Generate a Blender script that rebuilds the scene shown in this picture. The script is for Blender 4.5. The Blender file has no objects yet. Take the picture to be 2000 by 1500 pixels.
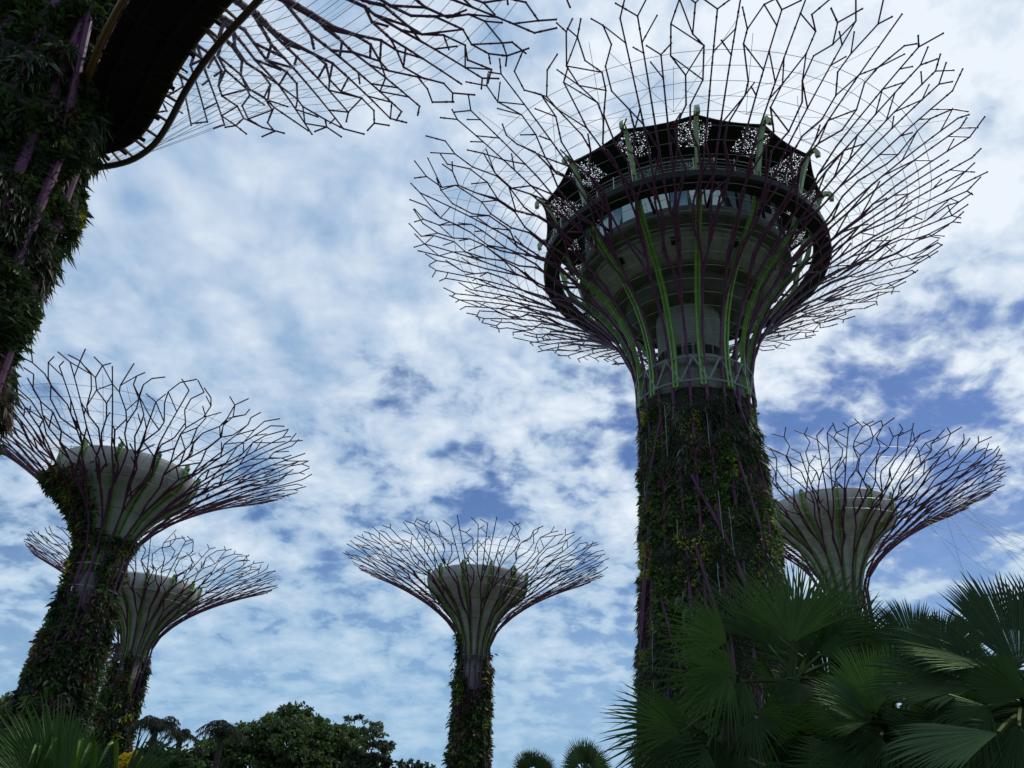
import bpy, math, random
import numpy as np
C = bpy.context.scene.collection
SC = bpy.context.scene
# ------------------------------------------------------------------ camera
F = 1556.0                                     # focal length in photo pixels (2000 wide)
EYE = np.array([0, 0, 1.7])
_u = np.array([99.0, 2777.0, -F]); _u /= np.linalg.norm(_u)      # where straight up lies, seen by the camera
_f = np.array([0, 0, -1.0]); _y = _f - _f.dot(_u) * _u; _y /= np.linalg.norm(_y)
M = np.array([np.cross(_y, _u), _y, _u])
cam = bpy.data.objects.new("camera", bpy.data.cameras.new("camera")); C.objects.link(cam)
cam.data.sensor_width = 36; cam.data.lens = 36 * F / 2000
cam.data.clip_start = 0.1; cam.data.clip_end = 5000
from mathutils import Matrix
m4 = Matrix.Identity(4)
for i in range(3):
    for j in range(3): m4[i][j] = M[i][j]
    m4[i][3] = EYE[i]
cam.matrix_world = m4
SC.camera = cam

def ray(px, py):
    v = M @ np.array([px - 1000, 750 - py, -F]); return v / np.linalg.norm(v)
def at_d(px, py, d):                           # the point on a sight line at a horizontal distance
    r = ray(px, py); return EYE + r * d / math.hypot(r[0], r[1])
def at_z(px, py, z):
    r = ray(px, py); return EYE + r * (z - EYE[2]) / r[2]
def at_r(px, py, d):
    return EYE + ray(px, py) * d

# ------------------------------------------------------------------ sky and sun
SUN_EL, SUN_AZ = 54.0, 52.0                    # azimuth east of the view axis (+Y)
W = bpy.data.worlds.new("World"); SC.world = W; W.use_nodes = True
def build_sky():
    nt = W.node_tree; N = nt.nodes; N.clear(); Lk = nt.links.new
    def math_(op, a, b=None, c=None, clamp=False):
        n = N.new('ShaderNodeMath'); n.operation = op; n.use_clamp = clamp
        for k, v in enumerate((a, b, c)):
            if v is None: continue
            if isinstance(v, (int, float)): n.inputs[k].default_value = v
            else: Lk(v, n.inputs[k])
        return n.outputs[0]
    def vmath(op, a, b):
        n = N.new('ShaderNodeVectorMath'); n.operation = op
        for k, v in enumerate((a, b)):
            if isinstance(v, (tuple, list, np.ndarray)): n.inputs[k].default_value = tuple(v)
            else: Lk(v, n.inputs[k])
        return n
    def noise(vec, scale, detail, rough, dist=0.0):
        n = N.new('ShaderNodeTexNoise'); n.inputs['Scale'].default_value = scale; n.inputs['Detail'].default_value = detail
        n.inputs['Roughness'].default_value = rough; n.inputs['Distortion'].default_value = dist
        Lk(vec, n.inputs['Vector']); return n.outputs['Fac']
    def noise_col(vec, scale, detail):
        n = N.new('ShaderNodeTexNoise'); n.inputs['Scale'].default_value = scale; n.inputs['Detail'].default_value = detail; Lk(vec, n.inputs['Vector'])
        return vmath('SUBTRACT', n.outputs['Color'], (.5, .5, .5)).outputs[0]
    def ramp(x, lo, hi):
        n = N.new('ShaderNodeMapRange'); n.interpolation_type = 'SMOOTHSTEP'
        n.inputs['From Min'].default_value = lo; n.inputs['From Max'].default_value = hi; Lk(x, n.inputs['Value']); return n.outputs[0]
    def mix(f, a, b):
        n = N.new('ShaderNodeMix'); n.data_type = 'RGBA'
        if isinstance(f, float): n.inputs[0].default_value = f
        else: Lk(f, n.inputs[0])
        for k, v in ((6, a), (7, b)):
            if isinstance(v, tuple): n.inputs[k].default_value = (*v, 1)
            else: Lk(v, n.inputs[k])
        return n.outputs[2]
    tc = N.new('ShaderNodeTexCoord'); d = tc.outputs['Generated']
    sep = N.new('ShaderNodeSeparateXYZ'); Lk(d, sep.inputs[0])
    z = math_('MAXIMUM', sep.outputs[2], 0.0)
    inv = math_('DIVIDE', 1.0, math_('ADD', z, 0.34))
    cm = N.new('ShaderNodeCombineXYZ'); Lk(math_('MULTIPLY', sep.outputs[0], inv), cm.inputs[0]); Lk(math_('MULTIPLY', sep.outputs[1], inv), cm.inputs[1])
    p = cm.outputs[0]
    def blobs(lst):
        acc = None
        for (px, py, rad, amp) in lst:         # soft regions of thicker or thinner cloud at fixed bearings
            k = 1 / (rad / F) ** 2
            g = math_('EXPONENT', math_('MULTIPLY_ADD', vmath('DOT_PRODUCT', d, ray(px, py)).outputs['Value'], k, -k))
            g = math_('MULTIPLY', g, amp); acc = g if acc is None else math_('ADD', acc, g)
        return acc
    cover = blobs([(1850, 700, 150, -.17), (1640, 860, 120, -.17), (1880, 870, 110, -.13), (1560, 730, 90, -.15), (1230, 800, 75, -.22), (930, 960, 110, -.15), (1300, 950, 120, -.10),
                   (780, 690, 80, -.15), (800, 770, 45, -.10), (1830, 1070, 130, -.17), (1170, 1310, 110, -.15), (20, 1230, 130, -.12), (1950, 230, 60, -.20), (600, 990, 120, -.10), (180, 740, 80, -.06),
                   (1930, 960, 70, -.08), (1750, 200, 420, .25), (1250, 60, 330, .15), (480, 450, 330, .22), (250, 250, 250, .15), (500, 1230, 200, .04), (1000, 1150, 130, .05)])
    warp = vmath('ADD', p, vmath('MULTIPLY', noise_col(p, 7.0, 3), (.07, .07, 0)).outputs[0]).outputs[0]
    big = noise(p, 4.2, 4, .5, .2)
    puff = noise(warp, 10.5, 4, .50)
    fine = noise(warp, 33.0, 4, .6)
    tex = math_('ADD', math_('MULTIPLY', math_('SUBTRACT', puff, .5), 1.05), math_('MULTIPLY', math_('SUBTRACT', fine, .5), .40))
    dens = math_('ADD', math_('ADD', math_('MULTIPLY', math_('SUBTRACT', big, .5), .75), .62), math_('ADD', tex, cover))
    cov = ramp(dens, .30, .62)
    soft = blobs([(450, 400, 380, .7), (150, 200, 300, .5)])                 # the smoother veil of cloud on the left
    streak = noise(vmath('MULTIPLY', vmath('ADD', p, (0.3, 0, 0)).outputs[0], (6.5, 4.0, 1)).outputs[0], 1.35, 3, .5, .5)
    relief = math_('ADD', math_('MULTIPLY', math_('SUBTRACT', math_('SUBTRACT', dens, math_('MULTIPLY', cover, .75)), .60), math_('SUBTRACT', 1.55, soft)), math_('MULTIPLY', math_('SUBTRACT', streak, .5), math_('MULTIPLY', soft, 1.25)))
    glow = blobs([(1780, 150, 480, .42), (1450, 40, 260, .16), (1040, 790, 170, .20), (1700, 520, 240, .20), (1950, 750, 120, .15), (640, 640, 160, .08), (60, 1010, 100, .12)])
    lit = math_('ADD', math_('ADD', math_('MULTIPLY', relief, 1.40), .27), math_('MULTIPLY', glow, .85), clamp=True)
    cloud = mix(lit, (.27, .435, .665), (.84, .91, .985))
    # the lowest sky is a thin pale veil
    veil = ramp(math_('SUBTRACT', .40, z), 0.0, .36)
    cov2 = math_('MAXIMUM', cov, math_('MULTIPLY', veil, .90))
    cloud2 = mix(math_('MULTIPLY', veil, .70), cloud, (.30, .52, .735))
    sky = N.new('ShaderNodeTexSky'); sky.sky_type = 'NISHITA'; sky.sun_disc = False
    sky.sun_elevation = math.radians(SUN_EL); sky.sun_rotation = math.radians(SUN_AZ)
    sky.air_density = 1.0; sky.dust_density = .4; sky.ozone_density = 5.0
    tint = N.new('ShaderNodeMix'); tint.data_type = 'RGBA'; tint.blend_type = 'MULTIPLY'; tint.inputs[0].default_value = 1; Lk(sky.outputs[0], tint.inputs[6]); tint.inputs[7].default_value = (.72, .80, 1.0, 1)
    b1 = N.new('ShaderNodeBackground'); Lk(tint.outputs[2], b1.inputs[0]); b1.inputs[1].default_value = .085
    b2 = N.new('ShaderNodeBackground'); Lk(cloud2, b2.inputs[0]); b2.inputs[1].default_value = 1.0
    ms = N.new('ShaderNodeMixShader'); Lk(cov2, ms.inputs[0]); Lk(b1.outputs[0], ms.inputs[1]); Lk(b2.outputs[0], ms.inputs[2])
    out = N.new('ShaderNodeOutputWorld'); Lk(ms.outputs[0], out.inputs[0])
build_sky()
sun = bpy.data.objects.new("sun", bpy.data.lights.new("sun", 'SUN')); C.objects.link(sun)
sun.data.energy = 2.2; sun.data.angle = math.radians(3.0); sun.data.color = (1, .95, .86)
sun.rotation_euler = (math.radians(90 - SUN_EL), 0, math.radians(180 - SUN_AZ))
SC.view_settings.view_transform = 'Standard'; SC.view_settings.look = 'None'; SC.view_settings.exposure = 0.0; SC.view_settings.gamma = 1.0

# ------------------------------------------------------------------ helpers
def unit(v):
    v = np.asarray(v, float); return v / np.maximum(np.linalg.norm(v, axis=-1, keepdims=True), 1e-9)
class MB:
    """collects vertices, faces (arrays of any one vertex count), optional point colours and per-face material slots"""
    def __init__(s): s.V = []; s.Fs = []; s.n = 0; s.col = []; s.slots = []
    def add(s, V, Fs, col=None, slot=0):
        V = np.asarray(V, float).reshape(-1, 3)
        for f in Fs: 
            f = np.asarray(f, int)
            if len(f): s.Fs.append(f + s.n); s.slots.append(slot)
        s.V.append(V)
        c = np.zeros((len(V), 3)) if col is None else np.broadcast_to(np.asarray(col, float), (len(V), 3))
        s.col.append(c); s.n += len(V); return s
    def build(s, name, mats, parent=None, smooth=False, origin=None):
        V = np.concatenate(s.V); col = np.concatenate(s.col)
        org = np.zeros(3) if origin is None else np.asarray(origin, float)
        if parent is not None: org = np.array(parent['_org'])
        me = bpy.data.meshes.new(name)
        me.vertices.add(len(V)); me.vertices.foreach_set("co", (V - org).ravel())
        ks = [np.full(len(f), f.shape[1]) for f in s.Fs]; k = np.concatenate(ks)
        idx = np.concatenate([f.ravel() for f in s.Fs])
        me.loops.add(len(idx)); me.loops.foreach_set("vertex_index", idx)
        st = np.concatenate([[0], np.cumsum(k)[:-1]])
        me.polygons.add(len(k)); me.polygons.foreach_set("loop_start", st); me.polygons.foreach_set("loop_total", k)
        if not isinstance(mats, (list, tuple)): mats = [mats]
        for m in mats: me.materials.append(m)
        if len(mats) > 1:
            me.polygons.foreach_set("material_index", np.concatenate([np.full(len(f), sl) for f, sl in zip(s.Fs, s.slots)]))
        me.polygons.foreach_set("use_smooth", np.full(len(k), smooth))
        if col.any():
            a = me.attributes.new("Col", 'FLOAT_COLOR', 'POINT'); a.data.foreach_set("color", np.concatenate([col, np.ones((len(col), 1))], 1).ravel())
        me.update(calc_edges=True); me.validate()
        o = bpy.data.objects.new(name, me); C.objects.link(o)
        if parent is not None: o.parent = parent
        else: o.location = org
        o['_org'] = [float(x) for x in org]
        return o
def thing(name, loc, label, cat, group=None):
    o = bpy.data.objects.new(name, None); C.objects.link(o); o.location = loc; o['_org'] = [float(x) for x in loc]
    tag(o, label, cat, group); return o
def tag(o, label, cat, group=None):
    o['label'] = label; o['category'] = cat
    if group: o['group'] = group

def segs(P0, P1, R0, R1, k=6):
    """straight round bars, all at once"""
    P0 = np.asarray(P0, float).reshape(-1, 3); P1 = np.asarray(P1, float).reshape(-1, 3); n = len(P0)
    R0 = np.broadcast_to(R0, (n,)); R1 = np.broadcast_to(R1, (n,))
    d = unit(P1 - P0); ref = np.where(np.abs(d[:, 2:3]) < .9, np.array([[0, 0, 1.]]), np.array([[1., 0, 0]]))
    a = unit(np.cross(d, ref)); b = np.cross(d, a)
    t = np.linspace(0, 2 * np.pi, k, endpoint=False)
    o = a[:, None] * np.cos(t)[None, :, None] + b[:, None] * np.sin(t)[None, :, None]
    V = np.concatenate([P0[:, None] + o * R0[:, None, None], P1[:, None] + o * R1[:, None, None]], 1)
    i = np.arange(k); j = (i + 1) % k
    q = np.stack([i, j, j + k, i + k], 1)
    base = np.arange(n)[:, None, None] * 2 * k
    Q = (q[None] + base).reshape(-1, 4)
    cap = np.concatenate([(i[::-1][None] + base[:, 0]), (i[None] + k + base[:, 0])])
    return V.reshape(-1, 3), [Q, cap]
def sweep(P, R, k=8, closed=False, flat=None):
    """a tube along a polyline (mitred); flat=(w,h) gives a rectangular bar instead, w along the horizontal"""
    P = np.asarray(P, float); n = len(P); R = np.broadcast_to(R, (n,))
    T = np.roll(P, -1, 0) - np.roll(P, 1, 0)
    if not closed: T[0] = P[1] - P[0]; T[-1] = P[-1] - P[-2]
    T = unit(T)
    if flat:
        side = unit(np.cross(T, np.array([0, 0, 1.]))); up = np.cross(side, T)
        if isinstance(flat[0], np.ndarray): side = np.broadcast_to(unit(flat[0]), T.shape); up = unit(np.cross(side, T)); w, h = flat[1:]
        else: w, h = flat
        o = np.stack([side * -w / 2 - up * h / 2, side * w / 2 - up * h / 2, side * w / 2 + up * h / 2, side * -w / 2 + up * h / 2], 1); k = 4
        V = P[:, None] + o
    else:
        a = np.zeros((n, 3)); ref = np.array([0, 0, 1.]) if abs(T[0][2]) < .9 else np.array([1., 0, 0]); v = unit(np.cross(T[0], ref))
        for i in range(n): v = unit(v - T[i] * v.dot(T[i])); a[i] = v
        b = np.cross(T, a); t = np.linspace(0, 2 * np.pi, k, endpoint=False)
        V = P[:, None] + (a[:, None] * np.cos(t)[None, :, None] + b[:, None] * np.sin(t)[None, :, None]) * R[:, None, None]
    i = np.arange(k); j = (i + 1) % k; q = np.stack([i, j, j + k, i + k], 1)
    m = n if closed else n - 1
    Q = (q[None] + np.arange(m)[:, None, None] * k).reshape(-1, 4) % (n * k)
    Fs = [Q]
    if not closed: Fs += [i[::-1][None], i[None] + (n - 1) * k]
    return V.reshape(-1, 3), Fs
def lathe(cx, cy, prof, n=64, closed=False, cap_top=False, cap_bot=False, dr=None):
    prof = np.asarray(prof, float); t = np.linspace(0, 2 * np.pi, n, endpoint=False); m = len(prof)
    r = np.repeat(prof[:, :1], n, 1); 
    if dr is not None: r = r + dr
    V = np.stack([cx + r * np.cos(t), cy + r * np.sin(t), np.repeat(prof[:, 1:], n, 1)], -1)
    i = np.arange(n); j = (i + 1) % n; q = np.stack([i, j, j + n, i + n], 1)
    mm = m if closed else m - 1
    Q = (q[None] + np.arange(mm)[:, None, None] * n).reshape(-1, 4) % (m * n)
    Fs = [Q]
    if cap_bot: Fs.append(i[::-1][None])
    if cap_top: Fs.append(i[None] + (m - 1) * n)
    return V.reshape(-1, 3), Fs
def box(c, ax, ay, az):
    c, ax, ay, az = (np.asarray(v, float) for v in (c, ax, ay, az))
    V = [c + sx * ax + sy * ay + sz * az for sz in (-1, 1) for sx, sy in ((-1, -1), (1, -1), (1, 1), (-1, 1))]
    return np.array(V), [np.array([[3, 2, 1, 0], [4, 5, 6, 7], [0, 1, 5, 4], [1, 2, 6, 5], [2, 3, 7, 6], [3, 0, 4, 7]])]
def leaves(P, D, L, Wd, rng, droop=.25, roll=1.0):
    """bent strap leaves: base, broad middle, pointed tip"""
    n = len(P); D = unit(D); L = np.broadcast_to(L, (n,))[:, None]; Wd = np.broadcast_to(Wd, (n,))[:, None]
    s = unit(np.cross(D, rng.normal(size=(n, 3)) * roll + np.array([0, 0, 1.]) * (1.2 - roll)))
    g = np.array([0, 0, -1.])
    mid = P + D * L * .5; tip = P + D * L + g * L * droop * rng.uniform(.3, 1.6, (n, 1))
    V = np.stack([P - s * Wd * .2, P + s * Wd * .2, mid + s * Wd * .5, mid - s * Wd * .5, tip], 1).reshape(-1, 3)
    b = np.arange(n)[:, None] * 5
    return V, [b + np.array([[0, 1, 2, 3]]), b + np.array([[3, 2, 4]])]
class VNoise:
    """smooth value noise, periodic in the first coordinate"""
    def __init__(s, rng, nx, ny): s.g = rng.uniform(0, 1, (nx, ny + 2)); s.nx = nx; s.ny = ny
    def __call__(s, x, y):                    # x, y in 0..1
        X = (x % 1) * s.nx; Y = np.clip(y, 0, .9999) * s.ny
        i = X.astype(int); j = Y.astype(int); fx = X - i; fy = Y - j; fx = fx * fx * (3 - 2 * fx); fy = fy * fy * (3 - 2 * fy)
        i1 = (i + 1) % s.nx; i = i % s.nx; g = s.g
        return (g[i, j] * (1 - fx) + g[i1, j] * fx) * (1 - fy) + (g[i, j + 1] * (1 - fx) + g[i1, j + 1] * fx) * fy

# ------------------------------------------------------------------ materials
def mat(name, col, rough=.5, var=.15, scale=6.0, metal=0.0, bump=0.0, spec=.5, col2=None, streak=None):
    m = bpy.data.materials.new(name); m.use_nodes = True; nt = m.node_tree; b = nt.nodes['Principled BSDF']; L = nt.links.new
    b.inputs['Roughness'].default_value = rough; b.inputs['Metallic'].default_value = metal; b.inputs['Specular IOR Level'].default_value = spec
    tc = nt.nodes.new('ShaderNodeTexCoord'); n = nt.nodes.new('ShaderNodeTexNoise'); n.inputs['Scale'].default_value = scale; n.inputs['Detail'].default_value = 6
    if streak:
        mp = nt.nodes.new('ShaderNodeMapping'); mp.inputs['Scale'].default_value = streak; L(tc.outputs['Object'], mp.inputs[0]); L(mp.outputs[0], n.inputs['Vector'])
    else: L(tc.outputs['Object'], n.inputs['Vector'])
    r = nt.nodes.new('ShaderNodeMapRange'); r.inputs['From Min'].default_value = .3; r.inputs['From Max'].default_value = .7; L(n.outputs['Fac'], r.inputs[0])
    mx = nt.nodes.new('ShaderNodeMix'); mx.data_type = 'RGBA'; L(r.outputs[0], mx.inputs[0])
    c2 = col2 or tuple(min(1, c * (1 + var)) for c in col); c1 = col if col2 else tuple(c * (1 - var) for c in col)
    mx.inputs[6].default_value = (*c1, 1); mx.inputs[7].default_value = (*c2, 1); L(mx.outputs[2], b.inputs['Base Color'])
    if bump:
        bp = nt.nodes.new('ShaderNodeBump'); bp.inputs['Strength'].default_value = bump; bp.inputs['Distance'].default_value = .05; L(n.outputs['Fac'], bp.inputs['Height']); L(bp.outputs[0], b.inputs['Normal'])
    return m
def leafmat(name, trans=.25, rough=.5, spec=.4, tscale=1.6):
    """leaf colour per vertex (species and age of each leaf), some light let through"""
    m = bpy.data.materials.new(name); m.use_nodes = True; nt = m.node_tree; b = nt.nodes['Principled BSDF']; L = nt.links.new
    a = nt.nodes.new('ShaderNodeAttribute'); a.attribute_name = "Col"; L(a.outputs['Color'], b.inputs['Base Color'])
    b.inputs['Roughness'].default_value = rough; b.inputs['Specular IOR Level'].default_value = spec
    t = nt.nodes.new('ShaderNodeBsdfTranslucent'); g = nt.nodes.new('ShaderNodeVectorMath'); g.operation = 'SCALE'; g.inputs['Scale'].default_value = tscale
    L(a.outputs['Color'], g.inputs[0]); L(g.outputs[0], t.inputs[0])
    ms = nt.nodes.new('ShaderNodeMixShader'); ms.inputs[0].default_value = trans
    L(b.outputs[0], ms.inputs[1]); L(t.outputs[0], ms.inputs[2]); L(ms.outputs[0], nt.nodes['Material Output'].inputs[0])
    return m
STEEL = mat("purple_steel", (.095, .026, .074), .5, .3, 3.0, spec=.28)
FUNNEL = mat("white_funnel_panel", (.40, .385, .365), .65, .30, .8, streak=(1.6, 1.6, .16))
def joints(m, nvert, dz, w):
    """panel joints: fine dark seams round and down the funnel"""
    nt = m.node_tree; L = nt.links.new; b = nt.nodes['Principled BSDF']; src = b.inputs['Base Color'].links[0].from_socket
    tc = nt.nodes.new('ShaderNodeTexCoord'); sp = nt.nodes.new('ShaderNodeSeparateXYZ'); L(tc.outputs['Object'], sp.inputs[0])
    def mt(op, a, c=None):
        n = nt.nodes.new('ShaderNodeMath'); n.operation = op
        for k, v in enumerate((a, c)):
            if v is None: continue
            if isinstance(v, (int, float)): n.inputs[k].default_value = v
            else: L(v, n.inputs[k])
        return n.outputs[0]
    an = mt('FRACT', mt('MULTIPLY', mt('ADD', mt('ARCTAN2', sp.outputs[1], sp.outputs[0]), 3.1416), nvert / 6.2832)); zz = mt('FRACT', mt('DIVIDE', sp.outputs[2], dz))
    line = mt('MAXIMUM', mt('LESS_THAN', an, w), mt('LESS_THAN', zz, w * 1.6))
    mx = nt.nodes.new('ShaderNodeMix'); mx.data_type = 'RGBA'; mx.blend_type = 'MULTIPLY'; L(line, mx.inputs[0]); L(src, mx.inputs[6]); mx.inputs[7].default_value = (.55, .55, .52, 1); L(mx.outputs[2], b.inputs['Base Color'])
joints(FUNNEL, 24, 1.45, .025)
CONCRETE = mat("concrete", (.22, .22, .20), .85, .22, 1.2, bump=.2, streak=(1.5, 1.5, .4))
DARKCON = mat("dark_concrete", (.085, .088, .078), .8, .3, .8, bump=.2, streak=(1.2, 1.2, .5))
GREENP = mat("green_painted_steel", (.15, .29, .055), .4, .15, 2.0)
GREENH = mat("pale_green_painted_steel", (.22, .30, .13), .4, .15, 2.0)
CABLE = mat("galvanised_cable", (.34, .35, .36), .45, .1, 3.0, metal=.4)
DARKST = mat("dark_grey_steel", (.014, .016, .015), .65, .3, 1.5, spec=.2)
GREYST = mat("grey_blue_steel", (.17, .20, .20), .5, .12, 2.0)
RAIL = mat("light_rail", (.45, .45, .42), .4, .1, 2.0, metal=.3)
YELLOW = mat("yellow_painted_steel", (.13, .06, .015), .45, .2, 2.0)
REDRAIL = mat("red_brown_tube", (.055, .018, .020), .4, .25, 2.0)
UNDER = mat("deck_underside", (.009, .009, .010), .8, .4, .8, spec=.15)
SOIL = mat("planting_mat", (.012, .014, .008), .95, .5, 2.5, bump=.6)
BARK = mat("bark", (.05, .04, .03), .9, .4, 4.0, bump=.6)
LEAF = leafmat("wall_plant_leaf", .22, .55, .3)
LEAFT = leafmat("tree_leaf", .36, .6, .25)

def palmmat():
    """matt frond with a weak even sheen and some light let through"""
    m = bpy.data.materials.new("palm_frond"); m.use_nodes = True; nt = m.node_tree; nt.nodes.remove(nt.nodes['Principled BSDF']); L = nt.links.new
    a = nt.nodes.new('ShaderNodeAttribute'); a.attribute_name = "Col"; d = nt.nodes.new('ShaderNodeBsdfDiffuse'); t = nt.nodes.new('ShaderNodeBsdfTranslucent'); g = nt.nodes.new('ShaderNodeBsdfGlossy')
    n = nt.nodes.new('ShaderNodeTexNoise'); n.inputs['Scale'].default_value = 3.5; n.inputs['Detail'].default_value = 5; tc = nt.nodes.new('ShaderNodeTexCoord'); L(tc.outputs['Object'], n.inputs['Vector'])
    r = nt.nodes.new('ShaderNodeMapRange'); r.inputs['To Min'].default_value = .6; r.inputs['To Max'].default_value = 1.45; L(n.outputs['Fac'], r.inputs[0])
    v = nt.nodes.new('ShaderNodeVectorMath'); v.operation = 'SCALE'; L(a.outputs['Color'], v.inputs[0]); L(r.outputs[0], v.inputs['Scale'])
    w = nt.nodes.new('ShaderNodeVectorMath'); w.operation = 'MULTIPLY'; w.inputs[1].default_value = (1.9, 2.2, 1.2); L(v.outputs[0], w.inputs[0])
    L(v.outputs[0], d.inputs[0]); L(w.outputs[0], t.inputs[0]); g.inputs['Roughness'].default_value = .38; g.inputs[0].default_value = (.6, .9, .5, 1)
    m1 = nt.nodes.new('ShaderNodeMixShader'); m1.inputs[0].default_value = .25; L(d.outputs[0], m1.inputs[1]); L(t.outputs[0], m1.inputs[2])
    m2 = nt.nodes.new('ShaderNodeMixShader'); m2.inputs[0].default_value = .022; L(m1.outputs[0], m2.inputs[1]); L(g.outputs[0], m2.inputs[2]); L(m2.outputs[0], nt.nodes['Material Output'].inputs[0]); return m
PALM = palmmat()

def glassmat(name, clear):
    m = bpy.data.materials.new(name); m.use_nodes = True; nt = m.node_tree; b = nt.nodes['Principled BSDF']; L = nt.links.new
    b.inputs['Base Color'].default_value = (.30, .38, .38, 1); b.inputs['Metallic'].default_value = .75; b.inputs['Roughness'].default_value = .04
    t = nt.nodes.new('ShaderNodeBsdfTransparent'); t.inputs[0].default_value = (.55, .68, .68, 1)
    ms = nt.nodes.new('ShaderNodeMixShader'); ms.inputs[0].default_value = clear
    L(b.outputs[0], ms.inputs[1]); L(t.outputs[0], ms.inputs[2]); L(ms.outputs[0], nt.nodes['Material Output'].inputs[0]); return m
GLASS = glassmat("tinted_glass", .22); CLEAR = glassmat("clear_glass", .85)
def perfmat():
    m = bpy.data.materials.new("perforated_screen"); m.use_nodes = True; nt = m.node_tree; b = nt.nodes['Principled BSDF']; L = nt.links.new
    b.inputs['Base Color'].default_value = (.02, .025, .02, 1); b.inputs['Roughness'].default_value = .6
    tc = nt.nodes.new('ShaderNodeTexCoord'); v = nt.nodes.new('ShaderNodeTexVoronoi'); v.inputs['Scale'].default_value = 6.0; v.feature = 'DISTANCE_TO_EDGE'; L(tc.outputs['Object'], v.inputs['Vector'])
    g = nt.nodes.new('ShaderNodeMath'); g.operation = 'GREATER_THAN'; g.inputs[1].default_value = .25; L(v.outputs['Distance'], g.inputs[0])
    t = nt.nodes.new('ShaderNodeBsdfTransparent'); ms = nt.nodes.new('ShaderNodeMixShader')
    L(g.outputs[0], ms.inputs[0]); L(b.outputs[0], ms.inputs[1]); L(t.outputs[0], ms.inputs[2]); L(ms.outputs[0], nt.nodes['Material Output'].inputs[0]); return m
PERF = perfmat()

# ------------------------------------------------------------------ ground
def ground():
    n = 48; g = np.concatenate([-np.geomspace(2500, 2, n // 2), np.geomspace(2, 2500, n // 2)])
    X, Y = np.meshgrid(g, g, indexing='ij'); k = len(g)
    V = np.stack([X, Y, np.zeros_like(X)], -1).reshape(-1, 3)
    i, j = np.meshgrid(np.arange(k - 1), np.arange(k - 1), indexing='ij'); a = (i * k + j).ravel()
    o = MB().add(V, [np.stack([a, a + k, a + k + 1, a + 1], 1)]).build("ground", mat("lawn", (.05, .08, .025), .95, .3, .35, col2=(.10, .12, .05), bump=.4)); o['kind'] = 'structure'
    P = MB(); t = np.linspace(-40, 140, 60); x = 6 + 7 * np.sin(t / 22)
    P.add(np.stack([np.concatenate([x - 3.5, x + 3.5]), np.concatenate([t, t]), np.full(120, .006)], -1), [np.stack([np.arange(59), np.arange(60, 119), np.arange(61, 120), np.arange(1, 60)], 1)])
    o = P.build("path", mat("pale_paving", (.30, .28, .25), .9, .15, 1.5)); o['kind'] = 'structure'
ground()

# ------------------------------------------------------------------ steel tree towers
class Cage:
    def __init__(s, cx, cy, zn, rn, zr, R, rb, ex=2.5, t0=0.0):
        s.t0 = t0
        s.cx, s.cy, s.zn, s.rn, s.zr, s.R, s.rb, s.ex = cx, cy, zn, rn, zr, R, rb, ex
        t = np.linspace(0, 1.12, 400); r = s.rt(t); zz = zn + (zr - zn) * t
        s.t = t; s.arc = np.concatenate([[0], np.cumsum(np.hypot(np.diff(r), np.diff(zz)))])
    def rt(s, t): return s.rn + (s.R - s.rn) * (np.maximum(np.asarray(t) - s.t0, 0) / (1 - s.t0)) ** s.ex
    def r(s, z):
        z = np.asarray(z, float); low = s.rn + (s.rb - s.rn) * (np.clip((s.zn - z) / s.zn, 0, 1)) ** 1.4
        return np.where(z < s.zn, low, s.rt((z - s.zn) / (s.zr - s.zn)))
    def at_arc(s, a):                         # arc length above the neck -> (r, z)
        t = np.interp(a, s.arc, s.t); return s.rt(t), s.zn + (s.zr - s.zn) * t
    def arc_rim(s): return np.interp(1.0, s.t, s.arc)
    def pt(s, th, r, z): return np.stack([s.cx + r * np.cos(th), s.cy + r * np.sin(th), np.broadcast_to(z, np.shape(r)) + 0 * np.asarray(th)], -1)

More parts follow.
